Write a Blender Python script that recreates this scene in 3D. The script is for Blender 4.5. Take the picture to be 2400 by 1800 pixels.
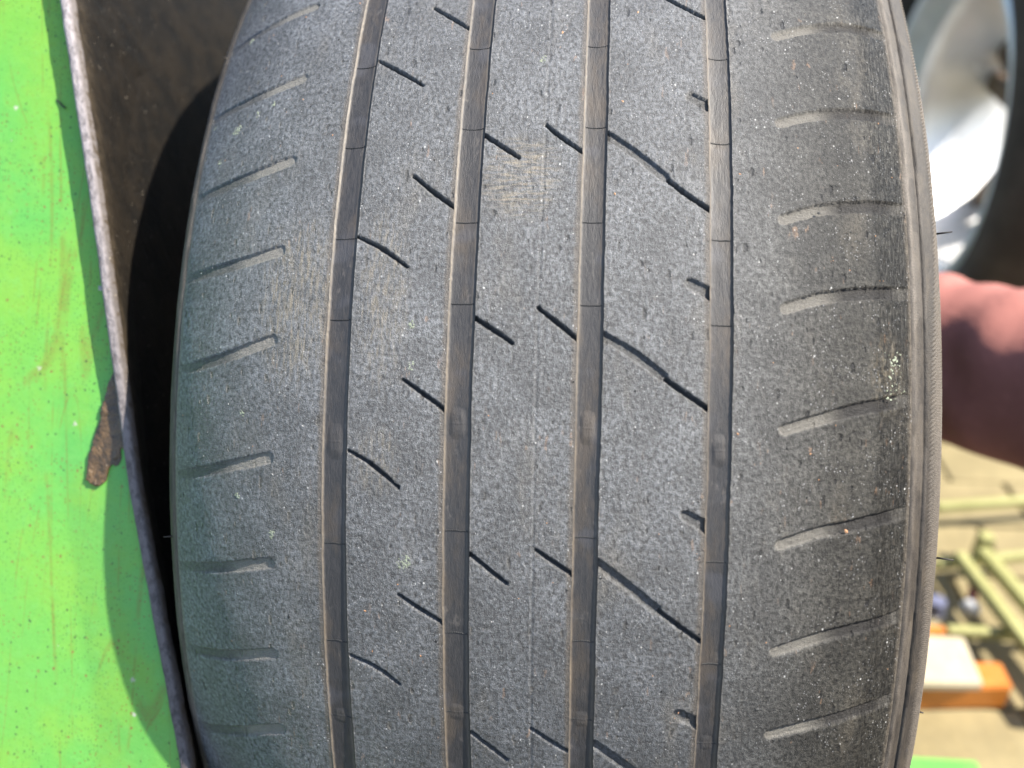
import bpy, bmesh, math, random
import numpy as np
from mathutils import Matrix, Vector, noise as mnoise
random.seed(4); rng = np.random.default_rng(7)
S = bpy.context.scene
for o in list(bpy.data.objects): bpy.data.objects.remove(o)
COL = S.collection

# ------------------------------------------------------------------ camera, light, exposure
R0 = 0.33                      # tyre radius at the crown, metres
PHI = math.radians(33)         # how far the camera looks down on the front of the tyre
RIG = Matrix.Translation((0, 0, R0)) @ Matrix.Rotation(-PHI, 4, 'X')   # rig space: tyre axis X, camera side -Y

def rig(x, y, z):              # millimetres in rig space -> world metres
    return RIG @ Vector((x/1000, y/1000, z/1000))

cam = bpy.data.cameras.new('camera'); cam_o = bpy.data.objects.new('camera', cam); COL.objects.link(cam_o)
Bm = Matrix(((0.99343278, -0.02335102, 0.1120091, 0.0), (0.10791782, 0.51647546, -0.84947445, 0.0),
             (-0.03801385, 0.85598355, 0.51560364, 0.0), (0, 0, 0, 1)))
cam_o.matrix_world = Matrix.Translation((0.01718, -0.45226, 0.6237)) @ Bm
cam.sensor_fit = 'HORIZONTAL'; cam.sensor_width = 34.6; cam.lens = 34.6*1803/2400
cam.clip_start = 0.01; cam.clip_end = 200
cam.dof.use_dof = True; cam.dof.focus_distance = 0.228; cam.dof.aperture_fstop = 5.8
S.camera = cam_o

SUN = Vector((0.80, -0.04, 0.86)).normalized()
w = bpy.data.worlds.new('World'); S.world = w; w.use_nodes = True
wn = w.node_tree.nodes; wl = w.node_tree.links
sky = wn.new('ShaderNodeTexSky'); sky.sky_type = 'NISHITA'; sky.sun_disc = False
sky.sun_elevation = math.asin(SUN.z); sky.sun_rotation = math.atan2(SUN.x, SUN.y)
bg = wn['Background']; wl.new(sky.outputs[0], bg.inputs[0]); bg.inputs[1].default_value = 0.12
sun = bpy.data.lights.new('sun', 'SUN'); sun_o = bpy.data.objects.new('sun', sun); COL.objects.link(sun_o)
sun.energy = 5.0; sun.angle = math.radians(0.6); sun.color = (1.0, 0.93, 0.82)
sun_o.rotation_euler = SUN.to_track_quat('Z', 'Y').to_euler()
S.view_settings.view_transform = 'Standard'; S.view_settings.look = 'None'
S.view_settings.exposure = 1.47; S.view_settings.gamma = 1.0

# ------------------------------------------------------------------ node helper
class NT:
    def __init__(s, name, **kw):
        m = bpy.data.materials.new(name); m.use_nodes = True; s.m = m
        s.n = m.node_tree.nodes; s.l = m.node_tree.links; s.p = s.n['Principled BSDF']
        for k, v in kw.items(): s.set(k, v)
    def put(s, sock, v):
        if isinstance(v, bpy.types.NodeSocket): s.l.new(v, sock)
        elif v is not None:
            if sock.type == 'RGBA' and len(v) == 3: v = (*v, 1)
            sock.default_value = v
    def set(s, k, v): s.put(s.p.inputs[{'rough': 'Roughness', 'col': 'Base Color', 'metal': 'Metallic',
        'spec': 'Specular IOR Level', 'normal': 'Normal', 'coat': 'Coat Weight', 'sheen': 'Sheen Weight'}[k]], v)
    def uv(s): return s.n.new('ShaderNodeUVMap').outputs[0] if 0 else s.n.new('ShaderNodeTexCoord').outputs['UV']
    def obj(s): return s.n.new('ShaderNodeTexCoord').outputs['Object']
    def attr(s, a):
        n = s.n.new('ShaderNodeAttribute'); n.attribute_name = a; return n.outputs['Fac']
    def map(s, v, scale=(1, 1, 1), rot=0.0, loc=(0, 0, 0)):
        n = s.n.new('ShaderNodeMapping'); s.l.new(v, n.inputs[0]); n.inputs['Scale'].default_value = scale
        n.inputs['Rotation'].default_value = (0, 0, rot); n.inputs['Location'].default_value = loc; return n.outputs[0]
    def noise(s, v, sc, det=3, rough=0.55, dist=0.0):
        n = s.n.new('ShaderNodeTexNoise'); s.l.new(v, n.inputs['Vector']); n.inputs['Scale'].default_value = sc
        n.inputs['Detail'].default_value = det; n.inputs['Roughness'].default_value = rough
        n.inputs['Distortion'].default_value = dist; return n.outputs[0]
    def vor(s, v, sc, out='Distance', rnd=1.0):
        n = s.n.new('ShaderNodeTexVoronoi'); n.voronoi_dimensions = '2D'; s.l.new(v, n.inputs['Vector']); n.inputs['Scale'].default_value = sc
        n.inputs['Randomness'].default_value = rnd; return n.outputs[out]
    def sep(s, v):
        n = s.n.new('ShaderNodeSeparateXYZ'); s.l.new(v, n.inputs[0]); return n.outputs
    def math(s, op, a, b=0.5, c=0.0, clamp=False):
        n = s.n.new('ShaderNodeMath'); n.operation = op; n.use_clamp = clamp
        for i, q in enumerate((a, b, c)): s.put(n.inputs[i], q)
        return n.outputs[0]
    def rng(s, v, a, b, c=0.0, d=1.0, smooth=True):
        n = s.n.new('ShaderNodeMapRange'); n.interpolation_type = 'SMOOTHSTEP' if smooth else 'LINEAR'
        for i, q in enumerate((v, a, b, c, d)): s.put(n.inputs[i], q)
        return n.outputs[0]
    def mix(s, f, a, b, mode='MIX'):
        n = s.n.new('ShaderNodeMix'); n.data_type = 'RGBA'; n.blend_type = mode
        s.put(n.inputs[0], f); s.put(n.inputs[6], a); s.put(n.inputs[7], b); return n.outputs[2]
    def bump(s, h, dist, strength=1.0, nrm=None):
        n = s.n.new('ShaderNodeBump'); s.put(n.inputs['Height'], h)
        n.inputs['Distance'].default_value = dist; n.inputs['Strength'].default_value = strength
        if nrm is not None: s.l.new(nrm, n.inputs['Normal'])
        return n.outputs[0]

# ------------------------------------------------------------------ materials
def mat_tread():
    t = NT('worn_tread_rubber'); uv = t.uv(); x, y, _ = t.sep(uv)
    big = t.noise(uv, 0.018, 3, 0.6); blot = t.noise(uv, 0.075, 4, 0.65); mott = t.noise(uv, 0.75, 6, 0.74)
    fine = t.noise(uv, 3.2, 3, 0.7); diag = t.noise(t.map(uv, (1, 0.45, 1), 0.8), 0.9, 4, 0.7)
    light_balance = t.math('MULTIPLY', t.rng(x, -95, -46, 1.45, 1.12), t.rng(x, 40, 88, 1.0, 0.38))      # sheen and sun balance put into the tone: lighter left and middle, darker right
    v = t.math('ADD', t.math('MULTIPLY', t.rng(mott, 0.38, 0.66), 0.66), t.math('MULTIPLY', t.rng(diag, 0.38, 0.62), 0.34))
    v = t.math('MULTIPLY', v, t.rng(blot, 0.30, 0.70, 0.66, 1.24))
    v = t.math('MULTIPLY', v, t.rng(big, 0.35, 0.65, 0.82, 1.15))
    v = t.math('MULTIPLY', t.math('ADD', t.math('MULTIPLY', v, 0.120), 0.006), light_balance)
    cc = t.n.new('ShaderNodeCombineColor')
    t.l.new(t.math('MULTIPLY', v, t.rng(x, 30, 100, 0.95, 1.07)), cc.inputs[0]); t.l.new(v, cc.inputs[1]); t.l.new(t.math('MULTIPLY', v, t.rng(x, 30, 100, 1.07, 0.82)), cc.inputs[2])  # sky-blue cast painted into left and middle, browner towards the right
    c = cc.outputs[0]
    # brown road dust in large soft smears and along the rib edges
    sm = t.rng(t.noise(t.map(uv, (0.9, 0.35, 1), 0.5), 0.06, 4, 0.65), 0.52, 0.74)
    c = t.mix(t.math('MULTIPLY', sm, t.rng(mott, 0.35, 0.6, 0.1, 0.5)), c, (0.115, 0.098, 0.072))
    c = t.mix(t.math('MULTIPLY', t.attr('rim'), t.rng(mott, 0.28, 0.6, 0.55, 1.0)), c, (0.062, 0.050, 0.038))
    c = t.mix(t.math('MULTIPLY', t.attr('dirt'), t.rng(mott, 0.3, 0.62, 0.30, 1.0)), c, (0.125, 0.105, 0.082))
    # two larger ochre scuffs: brushed across the middle rib and slanting over the left shoulder
    def patch(cx, cy, rx, ry):
        e = t.math('ADD', t.math('POWER', t.math('ABSOLUTE', t.math('DIVIDE', t.math('SUBTRACT', x, cx), rx)), 2.0), t.math('POWER', t.math('ABSOLUTE', t.math('DIVIDE', t.math('SUBTRACT', y, cy), ry)), 2.0))
        return t.rng(t.math('ADD', e, t.math('MULTIPLY', blot, .8)), .5, 1.5, 1, 0)
    for (cx, cy, rx, ry), sc, rot, k in (((-6, 66, 13, 15), (.22, 1.3, 1), 0, .8), ((-71, 30, 15, 30), (1.3, .16, 1), -0.45, .8), ((-44, 30, 9, 30), (1.2, .2, 1), -0.5, .6), ((-45, -16, 8, 12), (1.2, .2, 1), 0.2, .4), ((96, 12, 6, 14), (1, .5, 1), .3, .5)):
        st = t.rng(t.noise(t.map(uv, sc, rot), .8, 4, .7), .42, .68)
        c = t.mix(t.math('MULTIPLY', t.math('MULTIPLY', patch(cx, cy, rx, ry), st), k), c, (0.20, 0.165, 0.11))
    # orange rust scuffs, each a short slanted streak
    for rot, sc, off, thr, k in ((-0.45, (1.0, 0.28, 1), 3, 0.660, .30), (-0.25, (1, 0.40, 1), 40, 0.665, .42), (1.35, (1, 0.25, 1), 77, 0.665, .36), (-0.4, (1, .16, 1), 130, .66, .7)):
        q = t.rng(t.noise(t.map(uv, sc, rot, (off, off, 0)), k, 3, 0.6), thr, thr+0.035)
        q = t.math('MULTIPLY', q, t.rng(t.noise(t.map(uv, loc=(off, 0, 0)), 0.030, 2), 0.50, 0.64, 0.0, 0.6))
        q = t.math('MULTIPLY', q, t.rng(mott, 0.38, 0.55, 0.35, 1))
        c = t.mix(q, c, (0.22, 0.135, 0.082))
    # pale mineral specks, clustered and of many sizes
    pres = t.rng(t.noise(uv, 0.11, 3), 0.42, 0.62, 0.06, 1)
    for sc, rot, thr, r, col, st in ((0.40, 0, .86, .07, (.50, .50, .48), .85), (0.85, .7, .82, .12, (.40, .40, .40), .8), (1.5, 1.9, .74, .20, (.30, .305, .31), .75)):
        mv = t.map(uv, (1, .75, 1), rot); d = t.vor(mv, sc); ce = t.sep(t.vor(mv, sc, 'Color'))
        rr = t.math('MULTIPLY', ce[1], r)
        q = t.math('MULTIPLY', t.rng(t.math('SUBTRACT', d, rr), 0.0, 0.06, 1, 0), t.rng(ce[0], thr, thr+.03))
        c = t.mix(t.math('MULTIPLY', t.math('MULTIPLY', q, pres), st), c, col)
    # dark nicks in several directions
    nick = None
    for rot, sc, thr in ((-0.5, .15, .82), (0.9, .20, .86), (0.1, .30, .90)):
        mv = t.map(uv, (1, 0.40, 1), rot, (rot*50, 9, 0)); d = t.vor(mv, sc); ce = t.sep(t.vor(mv, sc, 'Color'))
        dn = t.math('ADD', d, t.math('MULTIPLY', t.math('SUBTRACT', mott, .5), 0.30))
        q = t.math('MULTIPLY', t.rng(dn, t.math('MULTIPLY', ce[1], .05), 0.105, 1, 0), t.rng(ce[0], thr, thr+.03))
        nick = q if nick is None else t.math('MAXIMUM', nick, q)
    c = t.mix(t.math('MULTIPLY', nick, 0.7), c, (0.010, 0.010, 0.011))
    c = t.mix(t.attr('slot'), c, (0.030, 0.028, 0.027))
    c = t.mix(t.math('MULTIPLY', t.attr('pale'), t.rng(mott, 0.2, 0.6, 0.6, 1)), c, (0.165, 0.155, 0.135))
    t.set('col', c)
    t.set('rough', t.rng(mott, 0.3, 0.72, 0.60, 0.42)); t.set('spec', t.rng(x, 40, 90, 0.95, 0.35))
    sx = t.math('ADD', x, t.math('MULTIPLY', t.noise(uv, .12, 3), 4.0))
    stri = t.noise(t.map(uv, (2.0, 0.26, 1)), 0.8, 5, 0.78, 0.5)
    sm2 = t.math('MULTIPLY', t.rng(sx, 93.5, 97.5), t.rng(x, 102.8, 104.2, 1, 0))
    h = t.math('ADD', t.math('MULTIPLY', mott, 1.0), t.math('MULTIPLY', fine, 0.45))
    h = t.math('ADD', h, t.math('MULTIPLY', diag, 0.5))
    h = t.math('SUBTRACT', h, t.math('MULTIPLY', nick, 1.3))
    h = t.math('ADD', h, t.math('MULTIPLY', t.math('MULTIPLY', t.rng(stri, 0.36, 0.54), sm2), 0.7))
    crk = t.noise(t.map(uv, (0.7, 1.4, 1)), 1.6, 5, 0.8, 0.6)
    h = t.math('ADD', h, t.math('MULTIPLY', t.math('MULTIPLY', crk, t.attr('slot')), 1.3))
    t.set('normal', t.bump(h, 0.00058, 1.0))
    return t.m

def mat_groove():
    t = NT('dusty_groove_rubber'); uv = t.uv()
    st = t.noise(t.map(uv, (1.6, 0.30, 1)), 0.8, 5, 0.7); bl = t.noise(t.map(uv, (1, 0.35, 1)), 0.10, 4, 0.65)
    fi = t.noise(t.map(uv, (2.2, 0.5, 1)), 1.6, 3, 0.7)
    c = t.mix(t.rng(st, 0.3, 0.7), (0.019, 0.0185, 0.0195), (0.034, 0.032, 0.0325))
    c = t.mix(t.rng(bl, 0.46, 0.68, 0, 0.7), c, (0.062, 0.048, 0.035))
    c = t.mix(t.rng(t.noise(uv, 0.075, 2), 0.56, 0.70, 0, 0.6), c, (0.048, 0.048, 0.054))
    pt = t.rng(t.noise(t.map(uv, (1, 0.5, 1)), 0.22, 4, 0.7), 0.60, 0.72)
    c = t.mix(t.math('MULTIPLY', pt, 0.45), c, (0.13, 0.115, 0.10))
    c = t.mix(t.math('MULTIPLY', t.attr('dirt'), t.rng(fi, 0.25, 0.6, 0.35, 1)), c, (0.17, 0.14, 0.105))
    t.set('col', c); t.set('rough', t.rng(st, 0.3, 0.7, 0.50, 0.66)); t.set('spec', 0.55)
    t.set('normal', t.bump(t.math('ADD', st, t.math('MULTIPLY', fi, 0.5)), 0.00022, 0.8))
    return t.m

def mat_sidewall():
    t = NT('dusty_sidewall_rubber'); uv = t.uv()
    st = t.noise(t.map(uv, (1.0, 0.45, 1)), 0.7, 5, 0.72); bl = t.noise(t.map(uv, (1, 0.5, 1)), 0.12, 4, 0.7)
    fi = t.noise(uv, 2.0, 4, 0.7)
    c = t.mix(t.rng(st, 0.3, 0.7), (0.020, 0.0165, 0.0135), (0.040, 0.033, 0.026))
    c = t.mix(t.rng(bl, 0.45, 0.68, 0, 0.7), c, (0.060, 0.048, 0.034))
    c = t.mix(t.math('MULTIPLY', t.attr('dirt'), t.rng(fi, 0.3, 0.6, 0.25, 1)), c, (0.15, 0.128, 0.105))
    c = t.mix(t.rng(t.noise(t.map(uv, (1, .5, 1), .3), .35, 3), 0.68, 0.74, 0, 0.7), c, (0.04, 0.04, 0.045))
    t.set('col', c); t.set('rough', 0.66); t.set('spec', 0.4)
    t.set('normal', t.bump(t.math('ADD', t.math('MULTIPLY', st, 0.7), t.math('MULTIPLY', fi, 0.5)), 0.0004, 0.7))
    return t.m

def mat_green():
    t = NT('scratched_green_paint'); uv = t.uv()
    big = t.noise(uv, .011, 3, 0.5); big2 = t.noise(uv, .035, 4, 0.6); fi = t.noise(uv, 1.1, 3, 0.7); mid = t.noise(uv, .16, 4, .65)
    c = t.mix(t.rng(big, 0.35, 0.65), (0.082, 0.325, 0.062), (0.128, 0.335, 0.040))
    c = t.mix(t.rng(big2, 0.40, 0.64, 0, 0.6), c, (0.165, 0.34, 0.036))
    c = t.mix(t.rng(mid, 0.5, 0.7, 0, 0.35), c, (0.12, 0.36, 0.075))
    c = t.mix(t.rng(fi, 0.4, 0.75, 0, 0.3), c, (0.17, 0.38, 0.10))
    for rot, off, wd, sc in ((0.5, 1, .010, .030), (-0.35, 5, .007, .022), (1.2, 9, .007, .028), (0.95, 13, .009, .024), (2.3, 17, .006, .03), (0.1, 23, .006, .035), (0.7, 37, .012, .015), (1.55, 31, .006, .02)):
        v = t.map(uv, (1, 0.10, 1), rot, (off*7, off*11, 0))
        nz = t.noise(v, sc, 1.0, 0.3)
        ln = t.rng(t.math('ABSOLUTE', t.math('SUBTRACT', nz, 0.5)), 0.0, wd*.55, 1, 0)
        mk = t.rng(t.noise(t.map(uv, loc=(off*30, 0, 0)), .04, 3), 0.46, 0.58)
        mk = t.math('MULTIPLY', mk, t.rng(fi, .35, .6, .3, 1))
        c = t.mix(t.math('MULTIPLY', t.math('MULTIPLY', ln, mk), 0.62), c, (0.15, 0.15, 0.025))
    for sc, r, thr, cc in ((.5, .10, .72, (.15, .065, .02)), (.8, .12, .66, (.02, .06, .02)), (.16, .040, .80, (.17, .08, .03)), (.28, .07, .80, (0.025, 0.03, 0.02)), (.07, .012, .90, (0.4, .4, .33))):
        d = t.vor(uv, sc); ce = t.sep(t.vor(uv, sc, 'Color'))[0]
        q = t.math('MULTIPLY', t.rng(t.math('ADD', d, t.math('MULTIPLY', t.math('SUBTRACT', fi, .5), 0.25)), r, r+0.07, 1, 0), t.rng(ce, thr, thr+.02))
        c = t.mix(t.math('MULTIPLY', q, t.rng(t.noise(t.map(uv, loc=(r*900, 0, 0)), .022, 3), 0.40, 0.58, 0.10, .9)), c, cc)
    t.set('col', c); t.set('rough', t.rng(big2, 0.3, 0.7, 0.36, 0.55)); t.set('spec', 0.4)
    t.set('normal', t.bump(t.math('ADD', mid, t.math('MULTIPLY', fi, 0.10)), 0.0006, 0.35))
    return t.m

def mat_simple(name, a, b, sc=40, rough=0.6, bump=0.0006, metal=0.0, spec=0.4, stretch=(1, 1, 1), bs=0.5, det=4):
    t = NT(name); v = t.map(t.obj(), stretch)
    n = t.noise(v, sc, det, 0.65); n2 = t.noise(v, sc*7, 3, 0.65)
    c = t.mix(t.rng(n, 0.3, 0.7), a, b)
    c = t.mix(t.rng(n2, 0.5, 0.8, 0, 0.35), c, tuple(min(1, q*1.7) for q in b))
    t.set('col', c); t.set('rough', t.rng(n2, 0.3, 0.7, max(0.02, rough-0.08), rough+0.08)); t.set('metal', metal); t.set('spec', spec)
    t.set('normal', t.bump(t.math('ADD', n, t.math('MULTIPLY', n2, 0.4)), bump, bs))
    return t.m

M = dict(tread=mat_tread(), groove=mat_groove(), side=mat_sidewall(), green=mat_green())
def mat_pad():
    t = NT('dirty_black_pad_rubber'); v = t.obj()
    n = t.noise(v, 60, 5, 0.7); fi = t.noise(t.map(v, (1, 1, 0.35)), 420, 4, 0.7)
    c = t.mix(t.rng(n, 0.35, 0.65), (0.0025, 0.002, 0.0015), (0.009, 0.0065, 0.004))
    c = t.mix(t.math('MULTIPLY', t.attr('dirt'), t.rng(fi, 0.32, 0.6, 0.5, 1)), c, (0.38, 0.345, 0.35))
    c = t.mix(t.math('MULTIPLY', t.attr('dust'), t.rng(fi, 0.35, 0.65, 0.3, 1)), c, (0.040, 0.030, 0.019))
    q = t.rng(t.noise(v, 900, 2, .5), .72, .76)
    c = t.mix(q, c, (0.22, 0.19, 0.15))
    t.set('col', c); t.set('rough', 0.7); t.set('spec', 0.16)
    t.set('normal', t.bump(t.math('ADD', n, t.math('MULTIPLY', fi, 0.9)), 0.0009, 0.9)); return t.m
M['pad'] = mat_pad()
M['green2'] = mat_simple('green_paint', (0.06, 0.40, 0.07), (0.10, 0.41, 0.05), 9, 0.45, 0.0004)
M['liner'] = mat_simple('inner_liner_rubber', (0.02, 0.02, 0.02), (0.04, 0.038, 0.036), 30)
M['tape'] = mat_simple('brown_dried_tape', (0.035, 0.023, 0.012), (0.11, 0.066, 0.028), 160, 0.33, 0.0010, spec=0.6, bs=0.9)
M['grit'] = mat_simple('pale_grit', (0.30, 0.295, 0.28), (0.42, 0.41, 0.39), 300, 0.6)
M['ochre'] = mat_simple('ochre_grit', (0.30, 0.15, 0.07), (0.5, 0.28, 0.15), 300, 0.7)
M['hair'] = mat_simple('black_rubber_crumb', (0.012, 0.012, 0.012), (0.02, 0.02, 0.02), 300, 0.6)
M['lichen'] = mat_simple('pale_green_dirt', (0.17, 0.19, 0.13), (0.30, 0.33, 0.25), 900, 0.85)
M['alloy'] = mat_simple('brushed_alloy', (0.60, 0.60, 0.60), (0.72, 0.72, 0.72), 14, 0.42, 0.0003, metal=0.45, spec=0.5)
M['dark_alloy'] = mat_simple('brake_dusted_alloy', (0.07, 0.045, 0.026), (0.13, 0.085, 0.05), 14, 0.5, 0.0004, metal=0.2)
M['tyre2'] = mat_simple('brown_dusted_tyre_rubber', (0.045, 0.034, 0.028), (0.085, 0.064, 0.052), 12, 0.75, 0.0006, spec=0.12)
M['tyre2_shaded'] = mat_simple('shaded_bead_rubber', (0.008, 0.008, 0.008), (0.016, 0.015, 0.015), 12, 0.5, 0.0004)  # near-black copy of the tyre rubber: shade round the bead painted in
M['cloth'] = mat_simple('dusty_pink_cotton', (0.30, 0.122, 0.103), (0.35, 0.146, 0.122), 22, 0.9, 0.002, spec=0.2)
M['skin'] = mat_simple('skin', (0.46, 0.28, 0.19), (0.52, 0.33, 0.24), 40, 0.5, 0.0003)
M['black_hair'] = mat_simple('black_hair', (0.012, 0.010, 0.009), (0.025, 0.02, 0.018), 90, 0.45, 0.002, stretch=(1, 1, .2))
M['paver'] = mat_simple('cream_paving', (0.185, 0.15, 0.075), (0.25, 0.205, 0.105), 18, 0.85, 0.0012)
M['joint'] = mat_simple('grey_yard_concrete', (0.055, 0.052, 0.046), (0.085, 0.08, 0.068), 14, 0.9, 0.002)
M['lime'] = mat_simple('yellow_green_paint', (0.24, 0.235, 0.085), (0.31, 0.30, 0.12), 20, 0.5, 0.0003)
M['orange'] = mat_simple('orange_plastic', (0.42, 0.14, 0.02), (0.48, 0.17, 0.03), 20, 0.4, 0.0002)
M['cream'] = mat_simple('cream_card', (0.38, 0.33, 0.22), (0.44, 0.38, 0.27), 20, 0.7, 0.0004)
M['red'] = mat_simple('dark_red_plastic', (0.22, 0.035, 0.05), (0.28, 0.05, 0.06), 20, 0.4, 0.0002)
M['blue'] = mat_simple('blue_plastic', (0.10, 0.11, 0.17), (0.13, 0.14, 0.21), 20, 0.4, 0.0002)
M['white'] = mat_simple('white_plastic', (0.65, 0.64, 0.62), (0.75, 0.74, 0.72), 20, 0.4, 0.0002)

# ------------------------------------------------------------------ object helpers
def tag(o, label=None, cat=None, group=None, kind=None):
    for k, v in (('label', label), ('category', cat), ('group', group), ('kind', kind)):
        if v: o[k] = v
    return o
def empty(name, loc=(0, 0, 0)):
    o = bpy.data.objects.new(name, None); COL.objects.link(o); o.location = loc; o.empty_display_size = 0.05; return o
def link(name, me, mat, parent=None):
    o = bpy.data.objects.new(name, me); COL.objects.link(o)
    if mat and not me.materials: me.materials.append(M[mat] if isinstance(mat, str) else mat)
    if parent: o.parent = parent; o.matrix_parent_inverse = Matrix.Translation(-parent.location)
    return o
def grid_mesh(name, P, uv=None, attrs=None, flip=False):
    """P: (rows, cols, 3) array -> quad mesh, smooth."""
    nr, nc = P.shape[:2]; me = bpy.data.meshes.new(name)
    idx = np.arange(nr*nc).reshape(nr, nc)
    q = np.stack([idx[:-1, :-1], idx[:-1, 1:], idx[1:, 1:], idx[1:, :-1]], -1).reshape(-1, 4)
    if flip: q = q[:, ::-1]
    me.vertices.add(nr*nc); me.vertices.foreach_set('co', P.reshape(-1).astype(np.float32))
    me.loops.add(q.size); me.loops.foreach_set('vertex_index', q.reshape(-1).astype(np.int32))
    me.polygons.add(len(q)); me.polygons.foreach_set('loop_start', np.arange(0, q.size, 4, dtype=np.int32))
    me.polygons.foreach_set('loop_total', np.full(len(q), 4, np.int32))
    me.polygons.foreach_set('use_smooth', np.ones(len(q), bool))
    if uv is not None:
        l = me.uv_layers.new(name='UVMap'); l.data.foreach_set('uv', uv.reshape(-1, 2)[q.reshape(-1)].reshape(-1).astype(np.float32))
    for k, a in (attrs or {}).items():
        at = me.attributes.new(k, 'FLOAT', 'POINT'); at.data.foreach_set('value', a.reshape(-1).astype(np.float32))
    me.update(); me.validate(); return me
def from_bm(name, bm, mat, parent=None, smooth=False):
    me = bpy.data.meshes.new(name); bmesh.ops.recalc_face_normals(bm, faces=bm.faces[:]); bm.to_mesh(me); bm.free()
    if smooth: me.polygons.foreach_set('use_smooth', [True]*len(me.polygons))
    return link(name, me, mat, parent)
def hull_prism(bm, A, B):
    a = [bm.verts.new(v) for v in A]; b = [bm.verts.new(v) for v in B]; n = len(a)
    bm.faces.new(a[::-1]); bm.faces.new(b)
    for i in range(n): bm.faces.new((a[i], a[(i+1) % n], b[(i+1) % n], b[i]))
def box(bm, c, size, rz=0.0, bevel=0.0, mat=None):
    m = (mat or Matrix.Translation(c) @ Matrix.Rotation(rz, 4, 'Z')) @ Matrix.Diagonal((*size, 1))
    r = bmesh.ops.create_cube(bm, size=1, matrix=m)
    if bevel:
        es = list({e for v in r['verts'] for e in v.link_edges})
        bmesh.ops.bevel(bm, geom=es, offset=bevel, segments=3, affect='EDGES', profile=0.5)
def lathe_x(bm, prof, n=96, cx=0, cy=0, cz=0):
    rings = [[bm.verts.new((cx+x, cy+r*math.cos(2*math.pi*i/n), cz+r*math.sin(2*math.pi*i/n))) for i in range(n)] for x, r in prof]
    for a, b in zip(rings, rings[1:]):
        for i in range(n): bm.faces.new((a[i], a[(i+1) % n], b[(i+1) % n], b[i]))

# ------------------------------------------------------------------ vectorised smooth noise for mesh relief
def vnoise(x, y, seed=0):
    r = np.random.default_rng(seed).random((256, 256))
    xi = np.floor(x).astype(int); yi = np.floor(y).astype(int); fx = x-xi; fy = y-yi
    fx = fx*fx*(3-2*fx); fy = fy*fy*(3-2*fy); xi &= 255; yi &= 255; xj = (xi+1) & 255; yj = (yi+1) & 255
    return (r[xi, yi]*(1-fx)+r[xj, yi]*fx)*(1-fy)+(r[xi, yj]*(1-fx)+r[xj, yj]*fx)*fy-0.5
def sstep(a, b, v):
    t = np.clip((v-a)/(b-a), 0, 1); return t*t*(3-2*t)

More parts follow.
